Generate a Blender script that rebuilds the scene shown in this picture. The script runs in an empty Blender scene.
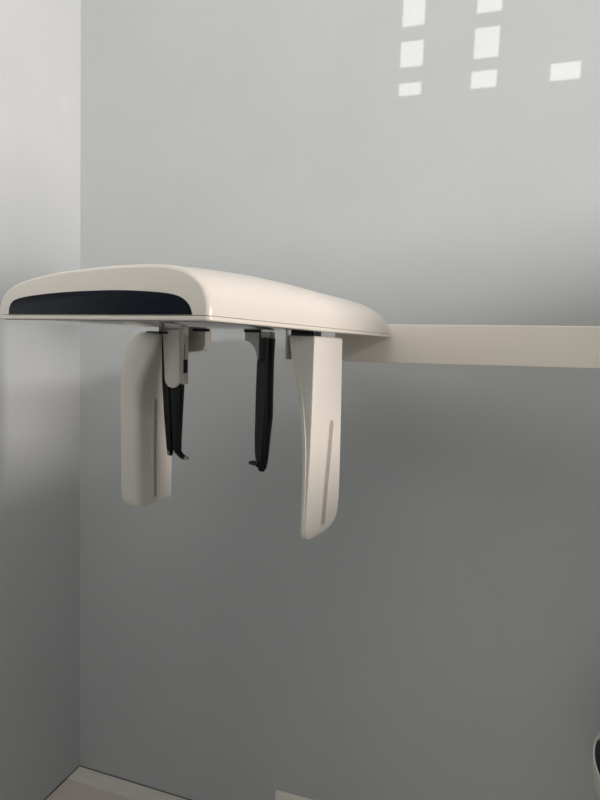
import bpy, bmesh, math, random
from mathutils import Vector, Matrix
random.seed(3)
scene = bpy.context.scene
COL = scene.collection

# ------------------------------------------------------------------ materials
def mat(name, color, rough=0.5, spec=0.5, coat=0.0, metal=0.0, bump=0.0, bscale=(200, 200, 200), var=0.0, vscale=6.0):
    m = bpy.data.materials.new(name); m.use_nodes = True
    nt = m.node_tree; b = nt.nodes['Principled BSDF']
    b.inputs['Base Color'].default_value = (*color, 1)
    b.inputs['Roughness'].default_value = rough
    b.inputs['Specular IOR Level'].default_value = spec
    b.inputs['Coat Weight'].default_value = coat
    b.inputs['Metallic'].default_value = metal
    if bump or var:
        tc = nt.nodes.new('ShaderNodeTexCoord')
        mp = nt.nodes.new('ShaderNodeMapping'); mp.inputs['Scale'].default_value = bscale
        nt.links.new(tc.outputs['Object'], mp.inputs['Vector'])
    if bump:
        n = nt.nodes.new('ShaderNodeTexNoise'); n.inputs['Scale'].default_value = 1.0; n.inputs['Detail'].default_value = 3
        nt.links.new(mp.outputs['Vector'], n.inputs['Vector'])
        bp = nt.nodes.new('ShaderNodeBump'); bp.inputs['Strength'].default_value = bump; bp.inputs['Distance'].default_value = 0.002
        nt.links.new(n.outputs['Fac'], bp.inputs['Height']); nt.links.new(bp.outputs['Normal'], b.inputs['Normal'])
    if var:
        n2 = nt.nodes.new('ShaderNodeTexNoise'); n2.inputs['Scale'].default_value = vscale; n2.inputs['Detail'].default_value = 4
        nt.links.new(tc.outputs['Object'], n2.inputs['Vector'])
        r = nt.nodes.new('ShaderNodeValToRGB')
        r.color_ramp.elements[0].position = .3; r.color_ramp.elements[1].position = .7
        r.color_ramp.elements[0].color = (*[c * (1 - var) for c in color], 1)
        r.color_ramp.elements[1].color = (*[min(1, c * (1 + var)) for c in color], 1)
        nt.links.new(n2.outputs['Fac'], r.inputs['Fac']); nt.links.new(r.outputs['Color'], b.inputs['Base Color'])
    return m

M_WALL = mat('wall_paint', (.512, .528, .532), .55, .3, bump=.12, bscale=(260, 260, 40), var=.02, vscale=3)
M_CEIL = mat('ceiling_paint', (.75, .74, .72), .8, .2)
M_SHELL = mat('cream_plastic', (.80, .745, .675), .3, .5, coat=.15, bump=.02, bscale=(900, 900, 900))
M_COLUMN = mat('cream_satin_plastic', (.74, .70, .64), .4, .5, bump=.02, bscale=(900, 900, 900))
M_UNDER = mat('glossy_grey_plastic', (.24, .24, .235), .03, .9, coat=.7, var=.01)
M_BEAM = mat('beam_plastic', (.86, .785, .70), .4, .4, var=.02, vscale=5)
M_BLACK = mat('black_plastic', (.006, .006, .007), .32, .25, bump=.02, bscale=(700, 700, 700))
M_CHAR = mat('charcoal_plastic', (.022, .023, .024), .35, .35, bump=.02, bscale=(700, 700, 700))
M_GLASS = mat('black_gloss_panel', (.004, .007, .014), .2, .12, var=.1)
M_GREY = mat('grey_plastic', (.33, .32, .30), .4, .5, var=.02)
M_LIGHTGREY = mat('pale_grey_plastic', (.50, .47, .43), .4, .5, var=.02)
M_SLOT_SHADE = mat('slot_shade', (.40, .36, .31), .5, .3, var=.02)  # darker than the column: groove shade put into the colour
M_SOCKET = mat('socket_plastic', (.86, .82, .73), .35, .5, var=.01)
M_APPL = mat('white_plastic', (.72, .70, .66), .35, .5, var=.01)

def floor_mat():
    m = bpy.data.materials.new('glossy_floor_tile'); m.use_nodes = True
    nt = m.node_tree; b = nt.nodes['Principled BSDF']
    b.inputs['Roughness'].default_value = .16; b.inputs['Specular IOR Level'].default_value = .6
    tc = nt.nodes.new('ShaderNodeTexCoord')
    br = nt.nodes.new('ShaderNodeTexBrick'); br.offset = 0; br.squash = 1
    br.inputs['Scale'].default_value = 1.0
    br.inputs['Color1'].default_value = (.74, .66, .60, 1); br.inputs['Color2'].default_value = (.76, .68, .615, 1)
    br.inputs['Mortar'].default_value = (.13, .11, .1, 1)
    br.inputs['Mortar Size'].default_value = .002; br.inputs['Brick Width'].default_value = .6; br.inputs['Row Height'].default_value = .6
    mp = nt.nodes.new('ShaderNodeMapping'); mp.inputs['Location'].default_value = (.33, .02, 0)
    nt.links.new(tc.outputs['Object'], mp.inputs['Vector']); nt.links.new(mp.outputs['Vector'], br.inputs['Vector'])
    nt.links.new(br.outputs['Color'], b.inputs['Base Color'])
    return m
M_FLOOR = floor_mat()
M_STRIP = mat('pale_border_tile', (.86, .80, .74), .2, .6, var=.03, vscale=8)

# ------------------------------------------------------------------ mesh helpers
def link(name, bm, m, parent=None, smooth=True, angle=35):
    bmesh.ops.remove_doubles(bm, verts=bm.verts, dist=1e-6)
    bmesh.ops.recalc_face_normals(bm, faces=bm.faces)
    me = bpy.data.meshes.new(name); bm.to_mesh(me); bm.free()
    if smooth:
        for p in me.polygons: p.use_smooth = True
        me.set_sharp_from_angle(angle=math.radians(angle))
    me.materials.append(m)
    o = bpy.data.objects.new(name, me); COL.objects.link(o)
    if parent: o.parent = parent
    return o

def add_box(bm, x0, x1, y0, y1, z0, z1, bev=0, seg=3):
    t = bmesh.new()
    bmesh.ops.create_cube(t, size=1)
    for v in t.verts:
        v.co = Vector(((x0 + x1) / 2 + v.co.x * (x1 - x0), (y0 + y1) / 2 + v.co.y * (y1 - y0), (z0 + z1) / 2 + v.co.z * (z1 - z0)))
    if bev: bmesh.ops.bevel(t, geom=list(t.edges), offset=bev, segments=seg, affect='EDGES', profile=.5)
    me = bpy.data.meshes.new('tmp'); t.to_mesh(me); t.free(); bm.from_mesh(me); bpy.data.meshes.remove(me)
    return bm

def box(*a, **k): return add_box(bmesh.new(), *a, **k)

def add_loft(bm, rings, cap0=True, cap1=True):
    vs = [[bm.verts.new(p) for p in r] for r in rings]
    n = len(rings[0])
    for a, b in zip(vs, vs[1:]):
        for i in range(n):
            bm.faces.new((a[i], a[(i + 1) % n], b[(i + 1) % n], b[i]))
    if cap0: bm.faces.new(vs[0][::-1])
    if cap1: bm.faces.new(vs[-1])
    return bm

def rpoly(pts, r, n=5):
    """polygon with rounded corners (2-D); r one number or one per corner"""
    out = []; k = len(pts)
    for i, p in enumerate(pts):
        rr = r[i] if isinstance(r, (list, tuple)) else r
        p = Vector(p); a = Vector(pts[i - 1]) - p; b = Vector(pts[(i + 1) % k]) - p
        d = min(rr, .49 * a.length, .49 * b.length)
        A = p + a.normalized() * d; B = p + b.normalized() * d
        for j in range(n + 1):
            t = j / n
            out.append((1 - t) ** 2 * A + 2 * t * (1 - t) * p + t * t * B)
    return out

def smooth_curve(pts, per=6):
    P = [Vector(p) for p in pts]; P = [P[0] * 2 - P[1]] + P + [P[-1] * 2 - P[-2]]
    out = []
    for i in range(1, len(P) - 2):
        a, b, c, d = P[i - 1:i + 3]
        for j in range(per):
            t = j / per
            out.append(.5 * ((2 * b) + (c - a) * t + (2 * a - 5 * b + 4 * c - d) * t * t + (3 * b - a - 3 * c + d) * t ** 3))
    out.append(P[-2]); return out

def prism_xz(bm, outline, y0, y1, bev=0.0, seg=2):
    """outline of (x,z) extruded along y, rims rounded by bev"""
    c = sum((Vector(p) for p in outline), Vector((0, 0))) / len(outline)
    def ring(s, y): return [((c.x + (p[0] - c.x) * s[0]), y, (c.y + (p[1] - c.y) * s[1])) for p in outline]
    w = max(p[0] for p in outline) - min(p[0] for p in outline); h = max(p[1] for p in outline) - min(p[1] for p in outline)
    rs = []
    if bev:
        for j in range(seg + 1):
            a = math.pi / 2 * j / seg; i = bev * (1 - math.sin(a)); d = bev * (1 - math.cos(a))
            rs.append(ring((1 - 2 * i / w, 1 - 2 * i / h), y0 + d))
        for j in range(seg, -1, -1):
            a = math.pi / 2 * j / seg; i = bev * (1 - math.sin(a)); d = bev * (1 - math.cos(a))
            rs.append(ring((1 - 2 * i / w, 1 - 2 * i / h), y1 - d))
    else: rs = [ring((1, 1), y0), ring((1, 1), y1)]
    return add_loft(bm, rs)

def add_tube(bm, pts, radii, n=12):
    """round rod along pts; radii (ra, rb) elliptical allowed"""
    P = [Vector(p) for p in pts]; rings = []
    for i, p in enumerate(P):
        t = (P[min(i + 1, len(P) - 1)] - P[max(i - 1, 0)]).normalized()
        s = Vector((0, 1, 0)); u = t.cross(s)
        if u.length < 1e-3: s = Vector((1, 0, 0)); u = t.cross(s)
        u.normalize(); w = u.cross(t).normalized()
        r = radii[i]; ra, rb = r if isinstance(r, tuple) else (r, r)
        rings.append([p + u * ra * math.cos(2 * math.pi * k / n) + w * rb * math.sin(2 * math.pi * k / n) for k in range(n)])
    return add_loft(bm, rings)

def ellipsoid(bm, c, r, seg=24, rings=14):
    t = bmesh.new(); bmesh.ops.create_uvsphere(t, u_segments=seg, v_segments=rings, radius=1)
    for v in t.verts: v.co = Vector((c[0] + v.co.x * r[0], c[1] + v.co.y * r[1], c[2] + v.co.z * r[2]))
    me = bpy.data.meshes.new('tmp'); t.to_mesh(me); t.free(); bm.from_mesh(me); bpy.data.meshes.remove(me)
    return bm

def struct(o, label=None):
    o['kind'] = 'structure'
    if label: o['label'] = label
    return o

# ------------------------------------------------------------------ room shell
XL, XR, YB, YF, ZC = -1.3385, 1.10, 1.6543, -2.6, 3.45
struct(link('floor', box(XL - .15, XR + .15, YF - .15, YB + .15, -.1, 0), M_FLOOR, smooth=False), 'glossy pale tile floor')
struct(link('ceiling', box(XL - .15, XR + .15, YF - .15, YB + .15, ZC, ZC + .1), M_CEIL, smooth=False), 'plain pale ceiling')
struct(link('wall_back', box(XL - .15, XR + .15, YB, YB + .12, 0, ZC), M_WALL, smooth=False), 'grey painted back wall behind the x-ray unit')
struct(link('wall_left', box(XL - .12, XL, YF, YB, 0, ZC), M_WALL, smooth=False), 'grey painted wall at left')
bm = bmesh.new()
# a long high window opening, and an added opening for the warm fill; sills sloped to shape wall shade
SILL = 2.30
lo = [(YF, 0), (.70, 0), (.70, 2.10), (.1, 2.15), (-.6, 2.26), (-1.0, SILL), (YF, SILL)]
add_loft(bm, [[(XR, y, z) for y, z in lo], [(XR + .06, y, z) for y, z in lo]])
lo2 = [(.70, 0), (1.54, 0), (1.54, 1.62), (1.46, 1.60), (1.36, 1.28), (1.28, 1.25), (.70, 1.24)]
add_loft(bm, [[(XR, y, z) for y, z in lo2], [(XR + .06, y, z) for y, z in lo2]])
for a in ((YF, -2.45, SILL, 3.35), (.70, 1.54, 2.7, 3.35), (1.54, YB, 0, 3.35), (YF, YB, 3.35, ZC)):
    add_box(bm, XR, XR + .06, a[0], a[1], a[2], a[3])
struct(link('wall_right', bm, M_WALL, smooth=False), 'grey wall with a long high window opening')
# pale border row of tiles along the back wall, and dark strips coloured as the shadow gap at the wall foot
M_GAP_SHADE = mat('gap_shade', (.10, .095, .09), .6, .3, var=.05)
bm = bmesh.new(); add_box(bm, XL, XR, YB - .003, YB, 0, .003); add_box(bm, XL, XL + .003, YF, YB, 0, .003)
struct(link('trim_2', bm, M_GAP_SHADE, smooth=False), 'thin dark strip painted for the shadow gap between the walls and the floor')
struct(link('trim_1', box(XL, XR, YB - .066, YB - .002, 0, .0015, bev=.0006, seg=1), M_STRIP), 'pale border tile along the foot of the back wall')

# front wall with an added gobo panel: its cells cut the low sun into patches
S = Vector((-.21, 1, -.06))
patches = [  # rectangles of sun on the back wall (x0,x1,z0,z1)
    (-.310, -.251, 2.180, 2.212), (-.310, -.250, 2.253, 2.318), (-.309, -.250, 2.356, 2.425),
    (-.124, -.061, 2.180, 2.222), (-.121, -.060, 2.253, 2.328), (-.119, -.058, 2.364, 2.43),
    (.065, .134, 2.179, 2.220)]
holes = []
for x0, x1, z0, z1 in patches:
    t = YB - YF
    holes.append((x0 - S.x * t, x1 - S.x * t, z0 - S.z * t, z1 - S.z * t))
t0 = 1.575 - YF; hx = XL - S.x * t0
holes.append((hx - .0006, hx + .0046, 2.198 - S.z * t0, 2.252 - S.z * t0))
SX0, SX1, SZ0, SZ1 = -.75, 1.06, 2.38, 2.72
bm = bmesh.new()
for a in ((XL - .12, XR + .3, 0, SZ0), (XL - .12, XR + .3, SZ1, ZC), (XL - .12, SX0, SZ0, SZ1), (SX1, XR + .3, SZ0, SZ1)):
    add_box(bm, a[0], a[1], YF - .12, YF, a[2], a[3])
struct(link('wall_front', bm, M_WALL, smooth=False), 'grey wall behind the camera')
xs = sorted({SX0, SX1, *[h[0] for h in holes], *[h[1] for h in holes]})
zs = sorted({SZ0, SZ1, *[h[2] for h in holes], *[h[3] for h in holes]})
bm = bmesh.new()
for i in range(len(xs) - 1):
    for j in range(len(zs) - 1):
        cx, cz = (xs[i] + xs[i + 1]) / 2, (zs[j] + zs[j + 1]) / 2
        if not any(h[0] < cx < h[1] and h[2] < cz < h[3] for h in holes):
            add_box(bm, xs[i], xs[i + 1], YF - .003, YF, zs[j], zs[j + 1])
struct(link('sun_gobo', bm, M_APPL, smooth=False), 'added panel with small open cells that shape the sun patches, high behind the camera')

# ------------------------------------------------------------------ panoramic dental x-ray unit
unit = bpy.data.objects.new('dental_xray_unit', None); COL.objects.link(unit)
unit.location = (-.3873, .7339, 1.533); unit.rotation_euler = (0, 0, -.18)
unit['label'] = 'cream panoramic dental x-ray unit hanging from a beam before the grey back wall'
unit['category'] = 'x-ray machine'

# --- overhead housing
half = [(-.4495, .0075), (-.449, .019), (-.4445, .0325), (-.4325, .0465), (-.412, .0568), (-.379, .0652), (-.335, .072), (-.2925, .0762),
        (-.203, .0810), (-.122, .0815), (-.075, .0792), (-.044, .0732), (-.022, .0637), (-.006, .0495), (.002, .033), (.0045, .018), (.004, .0075)]
prof = smooth_curve(half, 5)
CX = -.22
def g(v):  # height factor along the housing
    K = [(0, 1), (.03, 1.015), (.06, 1.04), (.12, 1.085), (.2, 1.12), (.3, 1.115), (.40, 1.08), (.5, 1.045), (.56, 1.03), (.60, 1.01), (.63, .975), (.65, .93), (.665, .86), (.68, .73), (.69, .58), (.697, .42), (.7025, .2), (.705, .08)]
    for (a, p), (b, q) in zip(K, K[1:]):
        if v <= b: return p + (q - p) * (v - a) / (b - a)
    return K[-1][1]
def ring(v, ins=0.0):
    z0 = .0075; gg = g(v); out = []
    for p in prof:
        h = (p.y - z0) * gg
        x = p.x; 
        s = 1 - ins / .22
        out.append((CX + (x - CX) * s, v, z0 + h * (1 - ins / .0715)))
    return out
rings = []
R = .012
for j in range(7):
    a = math.pi / 2 * j / 6
    rings.append(ring(R * (1 - math.sin(a)) if False else R * (1 - math.cos(a)), R * (1 - math.sin(a)) * .55))
for v in [.03, .06, .1, .15, .2, .25, .3, .35, .4, .43, .46, .49, .52, .55, .58, .60, .615, .63, .64, .65, .658, .665, .672, .68, .685, .69, .694, .697, .700, .7025, .7045]:
    rings.append(ring(v))
last = rings[-1]; rings.append([(p[0], .705, .0075 + (p[2] - .0075) * .3) for p in last])
bm = bmesh.new(); add_loft(bm, rings)
housing = link('overhead_housing', bm, M_SHELL, unit, angle=50)
# base tray with a fine seam above
bm = bmesh.new()
o2 = rpoly([(-.4505, -.0012), (.0055, -.0012), (.0055, .708), (-.4505, .708)], [.012, .012, .02, .02], 6)
def zr(ins, z): return [(CX + (p.x - CX) * (1 - ins / .225), .36 + (p.y - .36) * (1 - ins / .36), z) for p in o2]
add_loft(bm, [zr(.0012, .0), zr(0, .0012), zr(0, .0054), zr(.0009, .0062)])
tray = link('base_tray', bm, M_SHELL, housing)
bm = bmesh.new(); add_loft(bm, [zr(.004, .0058), zr(.004, .0082)])
seam = link('seam_gasket', bm, M_GREY, housing)
seam['label'] = 'fine dark seam line'
bm = bmesh.new(); add_loft(bm, [zr(.006, -.0012), zr(.0045, -.0002), zr(.0045, .0005)])
under = link('underside_plate', bm, M_UNDER, housing); under['label'] = 'glossy grey underside'
# black front panel
bp = [(-.4205, .0078), (-.4185, .019), (-.411, .0285), (-.397, .0335), (-.3656, .0378), (-.2926, .0425), (-.2031, .0442), (-.1411, .0432),
      (-.0831, .0395), (-.056, .0358), (-.040, .0300), (-.029, .0205), (-.0235, .0078)]
bm = bmesh.new(); prism_xz(bm, [(p.x, p.y) for p in smooth_curve(bp, 5)], -.0010, .006, .0008)
panel = link('front_panel', bm, M_GLASS, housing); panel['label'] = 'glossy black curved front panel'

# --- columns
def lerp_table(T, z):
    if z >= T[0][0]: return T[0][1:]
    for a, b in zip(T, T[1:]):
        if z >= b[0]:
            t = (z - a[0]) / (b[0] - a[0]); t2 = t
            return [p + (q - p) * t2 for p, q in zip(a[1:], b[1:])]
    return T[-1][1:]
def column(name, T, zs, radii, parent):
    bm = bmesh.new(); rr = []
    for z in zs:
        x0f, x1f, x0b, x1b, yf, yb = lerp_table(T, z)
        pts = rpoly([(x0f, yf), (x1f, yf), (x1b, yb), (x0b, yb)], radii, 6)
        rr.append([(p.x, p.y, z) for p in pts])
    add_loft(bm, rr)
    return link(name, bm, M_COLUMN, parent, angle=50)

# sensor column (right): z, xA front, xB front, xA back, xB back, y front, y back
TS = [(-.0090, -.064, -.016, -.064, -.016, .346, .462), (-.0100, -.067, -.0135, -.067, -.0135, .3435, .4635), (-.0125, -.069, -.012, -.069, -.012, .342, .4655),
      (-.056, -.060, -.012, -.060, -.012, .342, .467), (-.095, -.0495, -.012, -.053, -.012, .342, .469),
      (-.131, -.042, -.012, -.047, -.012, .342, .471), (-.180, -.0355, -.012, -.042, -.012, .3415, .473), (-.227, -.0305, -.012, -.039, -.012, .341, .475),
      (-.300, -.0272, -.0122, -.036, -.0122, .338, .4775), (-.345, -.0258, -.0123, -.036, -.0123, .3355, .478), (-.366, -.0254, -.0125, -.036, -.0125, .3345, .475),
      (-.380, -.0252, -.0125, -.036, -.0125, .334, .470), (-.389, -.0252, -.0125, -.036, -.0125, .3348, .460), (-.395, -.0252, -.0125, -.035, -.0125, .3372, .447),
      (-.399, -.0252, -.0125, -.034, -.0125, .341, .432), (-.402, -.0250, -.013, -.032, -.013, .3465, .414), (-.4035, -.0245, -.0145, -.028, -.0145, .354, .395)]
zsS = sorted({t[0] for t in TS} | {-.03, -.04, -.075, -.113, -.155, -.20, -.26, -.33}, reverse=True)
sensor = column('sensor_column', TS, zsS, [.003, .0035, .004, .004], unit)
# seam ridge along the narrow front side
bm = bmesh.new()
sp = [(-.049, .3412, -.02), (-.046, .3412, -.06), (-.040, .3412, -.095), (-.0325, .3405, -.131), (-.0268, .3402, -.18), (-.0225, .3398, -.226), (-.0195, .337, -.30), (-.018, .333, -.372), (-.018, .334, -.388)]
add_tube(bm, [tuple(p) for p in smooth_curve(sp, 4)], [.0012] * (4 * (len(sp) - 1) + 1), 8)
link('edge_seam', bm, M_SHELL, sensor)

def slot(parent, name, axis_pts, w, normal, rim=.0016):
    """long rounded groove: raised rim and floor coloured darker as recess shade following axis_pts on a face"""
    n = Vector(normal).normalized()
    P = [Vector(p) for p in axis_pts]
    def outline(hw):
        L, Rr = [], []
        for i, p in enumerate(P):
            t = (P[min(i + 1, len(P) - 1)] - P[max(i - 1, 0)]).normalized(); s = n.cross(t).normalized()
            L.append(p + s * hw); Rr.append(p - s * hw)
        t0 = (P[1] - P[0]).normalized(); t1 = (P[-1] - P[-2]).normalized(); s0 = n.cross(t0); s1 = n.cross(t1)
        c1 = [P[-1] + s1 * hw * math.cos(a) + t1 * hw * math.sin(a) for a in [math.pi * k / 8 for k in range(1, 8)]]
        c0 = [P[0] - s0 * hw * math.cos(a) - t0 * hw * math.sin(a) for a in [math.pi * k / 8 for k in range(1, 8)]]
        return L + c1 + Rr[::-1] + c0
    bm = bmesh.new()
    o1, o2_, o3 = outline(w / 2 + rim), outline(w / 2 + rim * .5), outline(w / 2)
    vs = [[bm.verts.new(q) for q in r] for r in ([q - n * .002 for q in o1], [q + n * .0004 for q in o1], [q + n * .0009 for q in o2_], [q + n * .0002 for q in o3], [q - n * .002 for q in o3])]
    m = len(o1)
    for a, b in zip(vs, vs[1:] + vs[:1]):
        for i in range(m): bm.faces.new((a[i], a[(i + 1) % m], b[(i + 1) % m], b[i]))
    rimo = link(name, bm, M_COLUMN, parent)
    bm = bmesh.new(); f = [bm.verts.new(q + n * .0002) for q in o3]; f2 = [bm.verts.new(q - n * .002) for q in o3]
    bm.faces.new(f); bm.faces.new(f2[::-1])
    for i in range(m): bm.faces.new((f[i], f[(i + 1) % m], f2[(i + 1) % m], f2[i]))
    # floor is linked as a sibling so that the column has two sub-parts
    fl = link('slot_shade', bm, M_SLOT_SHADE, parent); fl['label'] = 'narrow groove floor, coloured darker as shade'
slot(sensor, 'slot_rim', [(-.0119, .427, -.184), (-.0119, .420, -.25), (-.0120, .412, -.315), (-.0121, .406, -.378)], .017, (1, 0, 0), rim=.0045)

# tube column (left)
TT = [(-.0095, -.464, -.402, -.464, -.462, .345, .45), (-.0110, -.4685, -.396, -.468, -.466, .340, .455), (-.0150, -.4745, -.392, -.476, -.469, .336, .457), (-.026, -.4835, -.3925, -.482, -.470, .333, .459),
      (-.045, -.4895, -.398, -.49, -.471, .331, .46), (-.070, -.4965, -.411, -.499, -.470, .33, .46), (-.100, -.5005, -.428, -.504, -.469, .33, .46),
      (-.130, -.5025, -.440, -.507, -.462, .33, .462), (-.165, -.503, -.4465, -.509, -.458, .33, .464), (-.21, -.502, -.446, -.510, -.456, .33, .465), (-.28, -.500, -.444, -.510, -.4580, .33, .465),
      (-.365, -.498, -.441, -.508, -.4580, .33, .465), (-.390, -.496, -.441, -.505, -.4580, .331, .464), (-.399, -.4925, -.442, -.501, -.455, .333, .462), (-.405, -.486, -.444, -.494, -.457, .338, .458), (-.4085, -.476, -.449, -.484, -.462, .347, .450)]
zsT = sorted({t[0] for t in TT} | {-.055, -.085, -.115, -.148, -.185, -.245, -.32}, reverse=True)
tube = column('tube_column', TT, zsT, [.010, .022, .010, .012], unit)
sa = []
for z, y in [(-.165, .3965), (-.172, .3955), (-.185, .395), (-.20, .3945), (-.26, .393), (-.32, .393), (-.390, .394)]:
    c = lerp_table(TT, z); tt = (y - c[4]) / (c[5] - c[4]); sa.append((c[1] + (c[3] - c[1]) * tt + .0004, y, z))
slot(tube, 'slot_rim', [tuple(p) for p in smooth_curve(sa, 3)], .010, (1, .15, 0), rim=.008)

# swivel mounts between the columns and the housing
sm = link('swivel_mount', box(-.440, -.392, .348, .40, -.0115, -.0065, bev=.001), M_BLACK, unit)
link('mount_neck', box(-.432, -.410, .38, .44, -.0066, -.0005), M_LIGHTGREY, sm)
link('swivel_mount', box(-.066, -.015, .345, .375, -.0105, -.0005, bev=.0015), M_BLACK, unit)

# --- temple supports
# left
bm = bmesh.new()
tl = [(-.409, -.001), (-.361, -.001)] + [(-.3585 if k == 0 else -.3795 + .0215 * math.cos(math.pi * k / 12), -.108 - .0225 * math.sin(math.pi * k / 12)) for k in range(13)]
prism_xz(bm, tl, .366, .380, .002); add_box(bm, -.400, -.3585, .377, .3975, -.122, -.0007, bev=.002)
clip = link('support_clip', bm, M_COLUMN, unit); clip['label'] = 'cream rounded clip holding the left temple support'
link('release_button', box(-.3600, -.3560, .3795, .3925, -.097, -.067, bev=.0018), M_BLACK, clip)['label'] = 'black release button'
link('slit', box(-.3603, -.3583, .3815, .3835, -.068, -.034), M_BLACK, clip)
def blade(secs, y0s=None):
    """z, x0, x1, y0, y1"""
    bm = bmesh.new()
    rr = []
    for z, x0, x1, y0, y1 in secs:
        rr.append([(p.x, p.y, z) for p in rpoly([(x0, y0), (x1, y0), (x1, y1), (x0, y1)], min(x1 - x0, y1 - y0) * .4, 4)])
    return add_loft(bm, rr)
tsup = link('temple_support', blade([(-.013, -.4145, -.4045, .371, .398), (-.04, -.4145, -.400, .3685, .398), (-.12, -.4125, -.393, .3675, .398), (-.14, -.411, -.3905, .368, .397), (-.20, -.407, -.3885, .370, .394),
     (-.26, -.4025, -.3875, .374, .390), (-.278, -.401, -.3885, .376, .388), (-.286, -.399, -.3895, .379, .386)]), M_BLACK, unit)
tsup['label'] = 'black temple support at left'
link('support_blade', blade([(-.10, -.392, -.360, .372, .392), (-.14, -.3925, -.3605, .371, .391), (-.20, -.389, -.3625, .373, .389), (-.25, -.386, -.365, .376, .389), (-.27, -.3845, -.3655, .378, .389), (-.280, -.380, -.366, .380, .388)]), M_BLACK, tsup)
bm = bmesh.new(); add_tube(bm, [(-.378, .385, -.268), (-.370, .385, -.279), (-.361, .385, -.2855), (-.352, .385, -.2875)], [.0075, .007, .006, .005], 12)
link('support_foot', bm, M_BLACK, tsup)
bm = bmesh.new(); ellipsoid(bm, (-.3495, .385, -.2872), (.0065, .006, .0045))
link('pad', bm, M_GREY, tsup)['label'] = 'grey tip pad'
bm = bmesh.new(); ellipsoid(bm, (-.3955, .377, -.279), (.003, .004, .006))
link('pad', bm, M_GREY, tsup)['label'] = 'small grey tip'
# right
bm = bmesh.new()
gs = [(-.156, -.002), (-.191, -.002), (-.191, -.021)] + [(-.191 + .032 * math.sin(math.pi / 2 * k / 10), -.021 - .041 * (1 - math.cos(math.pi / 2 * k / 10))) for k in range(1, 11)] + [(-.156, -.062)]
prism_xz(bm, gs, .372, .398, .0012)
gus = link('support_bracket', bm, M_LIGHTGREY, unit); gus['label'] = 'grey curved bracket of the right temple support'
link('bracket_cap', box(-.1515, -.131, .3722, .394, -.0145, -.002, bev=.001), M_LIGHTGREY, gus)
ts2 = link('temple_support', blade([(-.015, -.1575, -.1270, .368, .396), (-.06, -.157, -.1285, .3685, .396), (-.12, -.1575, -.1285, .370, .396), (-.175, -.1585, -.1285, .372, .397), (-.215, -.1595, -.1315, .373, .395),
     (-.25, -.1595, -.1340, .375, .393), (-.268, -.1590, -.1355, .377, .391), (-.283, -.1575, -.1380, .379, .389), (-.291, -.1540, -.1430, .381, .387)]), M_BLACK, unit)
ts2['label'] = 'black temple support at right'
cov = link('support_cover', blade([(-.0565, -.151, -.1395, .3682, .372), (-.059, -.1555, -.1365, .3672, .372), (-.066, -.157, -.1355, .3668, .372), (-.12, -.1578, -.1345, .3665, .373), (-.175, -.159, -.137, .3685, .375), (-.215, -.160, -.140, .3700, .377), (-.25, -.160, -.1435, .372, .379), (-.268, -.159, -.146, .375, .381)]), M_CHAR, ts2)
bm = bmesh.new(); ellipsoid(bm, (-.1675, .383, -.2755), (.013, .009, .0048))
link('pad', bm, M_CHAR, ts2)
bm = bmesh.new(); add_tube(bm, [(-.162, .383, -.2775), (-.155, .383, -.280), (-.148, .383, -.279)], [.004, .005, .006], 10)
link('support_foot', bm, M_BLACK, ts2)
# thin strips where the supports meet the housing
link('mounting_strip', box(-.187, -.150, .362, .371, -.0045, -.0005, bev=.0008, seg=1), M_BLACK, unit)
link('mounting_strip', box(-.352, -.312, .40, .412, -.0035, -.0005, bev=.0008, seg=1), M_BLACK, unit)
link('cable_tab', box(-.0935, -.0885, .372, .390, -.056, -.0005, bev=.0008, seg=1), M_LIGHTGREY, unit)
# housing block behind the left support
bm = bmesh.new()
hb = rpoly([(-.43, -.0005), (-.350, -.0005), (-.349, -.045), (-.43, -.055)], [.002, .002, .018, .01], 6)
prism_xz(bm, [(p.x, p.y) for p in hb], .445, .468, .003)
link('support_block', bm, M_LIGHTGREY, unit)

# --- beam that carries the housing, running off to the right
bm = bmesh.new()
def bs(x, z0, z1, y0=.7085, y1=.80):
    return [(x, p.x, p.y) for p in rpoly([(y0, z0), (y1, z0), (y1, z1), (y0, z1)], [.003, .01, .01, .0035], 4)]
add_loft(bm, [bs(-.150, -.0600, .0290, .712, .796), bs(-.147, -.0620, .031), bs(0, -.0618, .0312), bs(.45, -.0550, .0318), bs(1.364, -.0440, .033)])
beam = link('support_beam', bm, M_BEAM, unit)
# bolted plate where the beam meets the right-hand wall (local frame turned to lie flat on it)
bm = bmesh.new()
add_box(bm, -.012, 0, -.09, .09, -.14, .14, bev=.004)
plate = link('mounting_plate', bm, M_BEAM, unit)
plate.matrix_parent_inverse = Matrix.Identity(4)
plate.rotation_euler = (0, 0, .18)
cs, sn = math.cos(-.18), math.sin(-.18)
dx, dy = XR - (-.3873), (.7339 + sn * 1.37 + cs * .754) - .7339
plate.location = (cs * dx + sn * dy, -sn * dx + cs * dy, -.005)

# ------------------------------------------------------------------ wall socket near the floor
ox0, ox1, oz0, oz1 = -.5948, -.4478, .0405, .1265
sock = bpy.data.objects.new('wall_socket', None); COL.objects.link(sock); sock.location = (-.5213, YB, .0405)
sock['label'] = 'cream socket plate low on the grey back wall, cut off by the bottom edge'; sock['category'] = 'socket'
def S_(o): o.location = (0, 0, 0); return o
bm = bmesh.new(); add_box(bm, -.0735, .0735, -.011, 0, 0, .086, bev=.0025)
link('plate', bm, M_SOCKET, sock)
for sx in (-.035, .035):
    bm = bmesh.new()
    for dx, z, w, h in ((0, .055, .004, .009), (-.011, .035, .007, .0035), (.011, .035, .007, .0035)):
        add_box(bm, sx + dx - w / 2, sx + dx + w / 2, -.0113, -.009, z - h / 2 - .012, z + h / 2 - .012)
    link('pin_holes', bm, M_BLACK, sock)
    link('rocker_switch', box(sx - .006, sx + .006, -.0145, -.0105, .058, .074, bev=.001), M_SOCKET, sock)

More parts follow.
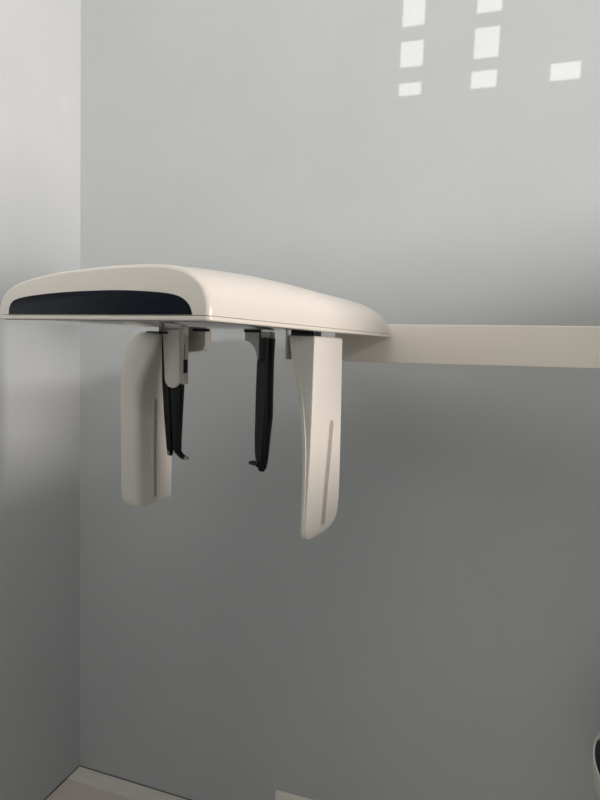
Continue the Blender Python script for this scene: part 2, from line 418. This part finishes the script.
# ------------------------------------------------------------------ rounded white appliance at lower right
ap = bpy.data.objects.new('pedestal_appliance', None); COL.objects.link(ap); ap.location = (.392, 1.36, 0); ap.rotation_euler = (0, 0, -.6)
ap['label'] = 'white rounded plastic housing with a black oval face, cut off at the lower right edge'; ap['category'] = 'appliance'
bm = bmesh.new()
prof2 = [(.34, .062), (.40, .085), (.46, .118), (.52, .148), (.565, .162), (.60, .167), (.64, .165), (.68, .155), (.72, .137), (.76, .108), (.79, .068), (.803, .03), (.806, .008)]
rr = []
for p in smooth_curve([(b, a) for a, b in prof2], 4):
    rr.append([(p.x * math.cos(2 * math.pi * k / 40), .72 * p.x * math.sin(2 * math.pi * k / 40), p.y) for k in range(40)])
add_loft(bm, rr)
head = link('head_shell', bm, M_APPL, ap)
def oval(cx, cz, rx, rz, y, n=40): return [(cx + rx * math.cos(2 * math.pi * k / n), y, cz + rz * math.sin(2 * math.pi * k / n)) for k in range(n)]
def surf_y(x, z):
    T = [(p.y, p.x) for p in smooth_curve([(b, a) for a, b in prof2], 4)]
    r = .1
    for (a, p), (b, q) in zip(T, T[1:]):
        if a <= z <= b: r = p + (q - p) * (z - a) / (b - a)
    return -.72 * math.sqrt(max(r * r - x * x, 0))
def disc(rx, rz, off, n=48, rings_=6):
    out = []
    for j in range(rings_ + 1):
        s = max(j / rings_, .02)
        out.append([(rx * s * math.cos(2 * math.pi * k / n), surf_y(rx * s * math.cos(2 * math.pi * k / n), .652 + rz * s * math.sin(2 * math.pi * k / n)) - off, .652 + rz * s * math.sin(2 * math.pi * k / n)) for k in range(n)])
    return out
d = disc(.147, .058, .005); bm = bmesh.new(); add_loft(bm, d + [[(p[0] * .99, p[1] + .012, p[2]) for p in d[-1]]])
link('oval_face', bm, M_BLACK, head)['label'] = 'black oval face'
bm = bmesh.new(); P = disc(.1505, .062, .002)[-1]; 
add_tube(bm, P + [P[0]], [.004] * (len(P) + 1), 10)
link('rim', bm, M_APPL, head)
bm = bmesh.new(); add_tube(bm, [(0, 0, .02), (0, 0, .36)], [.055, .06], 32); link('stem', bm, M_APPL, ap)
bm = bmesh.new()
add_loft(bm, [[(r * math.cos(2 * math.pi * k / 48), r * math.sin(2 * math.pi * k / 48), z) for k in range(48)] for r, z in ((.17, 0), (.175, .006), (.172, .018), (.14, .028), (.06, .036))])
link('base', bm, M_APPL, ap)

# ------------------------------------------------------------------ camera
cam = bpy.data.cameras.new('camera'); cam.sensor_fit = 'VERTICAL'; cam.sensor_height = 36; cam.sensor_width = 36 * .75
cam.lens = 598 / 800 * 36; cam.clip_start = .05
co = bpy.data.objects.new('camera', cam); COL.objects.link(co)
rt, dn, fw = Vector((.9457, .3233, .0334)), Vector((.0594, -.0710, -.9957)), Vector((-.3195, .9436, -.0864))
rt.normalize(); dn = (dn - rt * dn.dot(rt)).normalized(); fw = rt.cross(dn) if rt.cross(dn).dot(fw) > 0 else -rt.cross(dn)
co.matrix_world = Matrix(((rt.x, -dn.x, -fw.x, 0), (rt.y, -dn.y, -fw.y, 0), (rt.z, -dn.z, -fw.z, 1.5), (0, 0, 0, 1)))
scene.camera = co

# ------------------------------------------------------------------ light
w = bpy.data.worlds.new('world'); scene.world = w; w.use_nodes = True
bg = w.node_tree.nodes['Background']; bg.inputs['Color'].default_value = (.86, .93, 1, 1); bg.inputs['Strength'].default_value = .5
def area(name, loc, target, sx, sy, power, color):
    l = bpy.data.lights.new(name, 'AREA'); l.shape = 'RECTANGLE'; l.size = sx; l.size_y = sy; l.energy = power; l.color = color
    o = bpy.data.objects.new(name, l); COL.objects.link(o); o.location = loc
    o.rotation_euler = (Vector(target) - Vector(loc)).to_track_quat('-Z', 'Y').to_euler(); return o
# bright sky seen through the long high window in the right wall
area('high_window_daylight', (3.6, -3.3, 3.18), (-.8, 1.3, 1.6), 1.5, .75, 236, (1, .98, .965))
area('warm_side_fill', (4.6, .92, 1.34), (-.8, 1.25, 1.42), .7, .55, 222, (1, .90, .84))  # added warm fill from the right, shining through the made-up opening
# added soft fill from behind the camera, and an added overhead fill for the floor
area('room_fill', (-.1, -2.5, 1.2), (-.3, 1.6, .8), 2.0, 1.8, 11, (.91, 1, 1))
area('overhead_fill', (-.3, .2, 3.40), (-.3, .2, 0), 1.2, 1.2, 13, (1, .96, .9))
sun = bpy.data.lights.new('sun', 'SUN'); sun.energy = 2.1; sun.angle = math.radians(.08); sun.color = (1, .97, .92)
so = bpy.data.objects.new('sun', sun); COL.objects.link(so); so.rotation_euler = S.to_track_quat('-Z', 'Y').to_euler()

# ------------------------------------------------------------------ view
vs = scene.view_settings
vs.view_transform = 'Standard'; vs.look = 'None'; vs.gamma = 1; vs.use_curve_mapping = False; vs.exposure = -.25
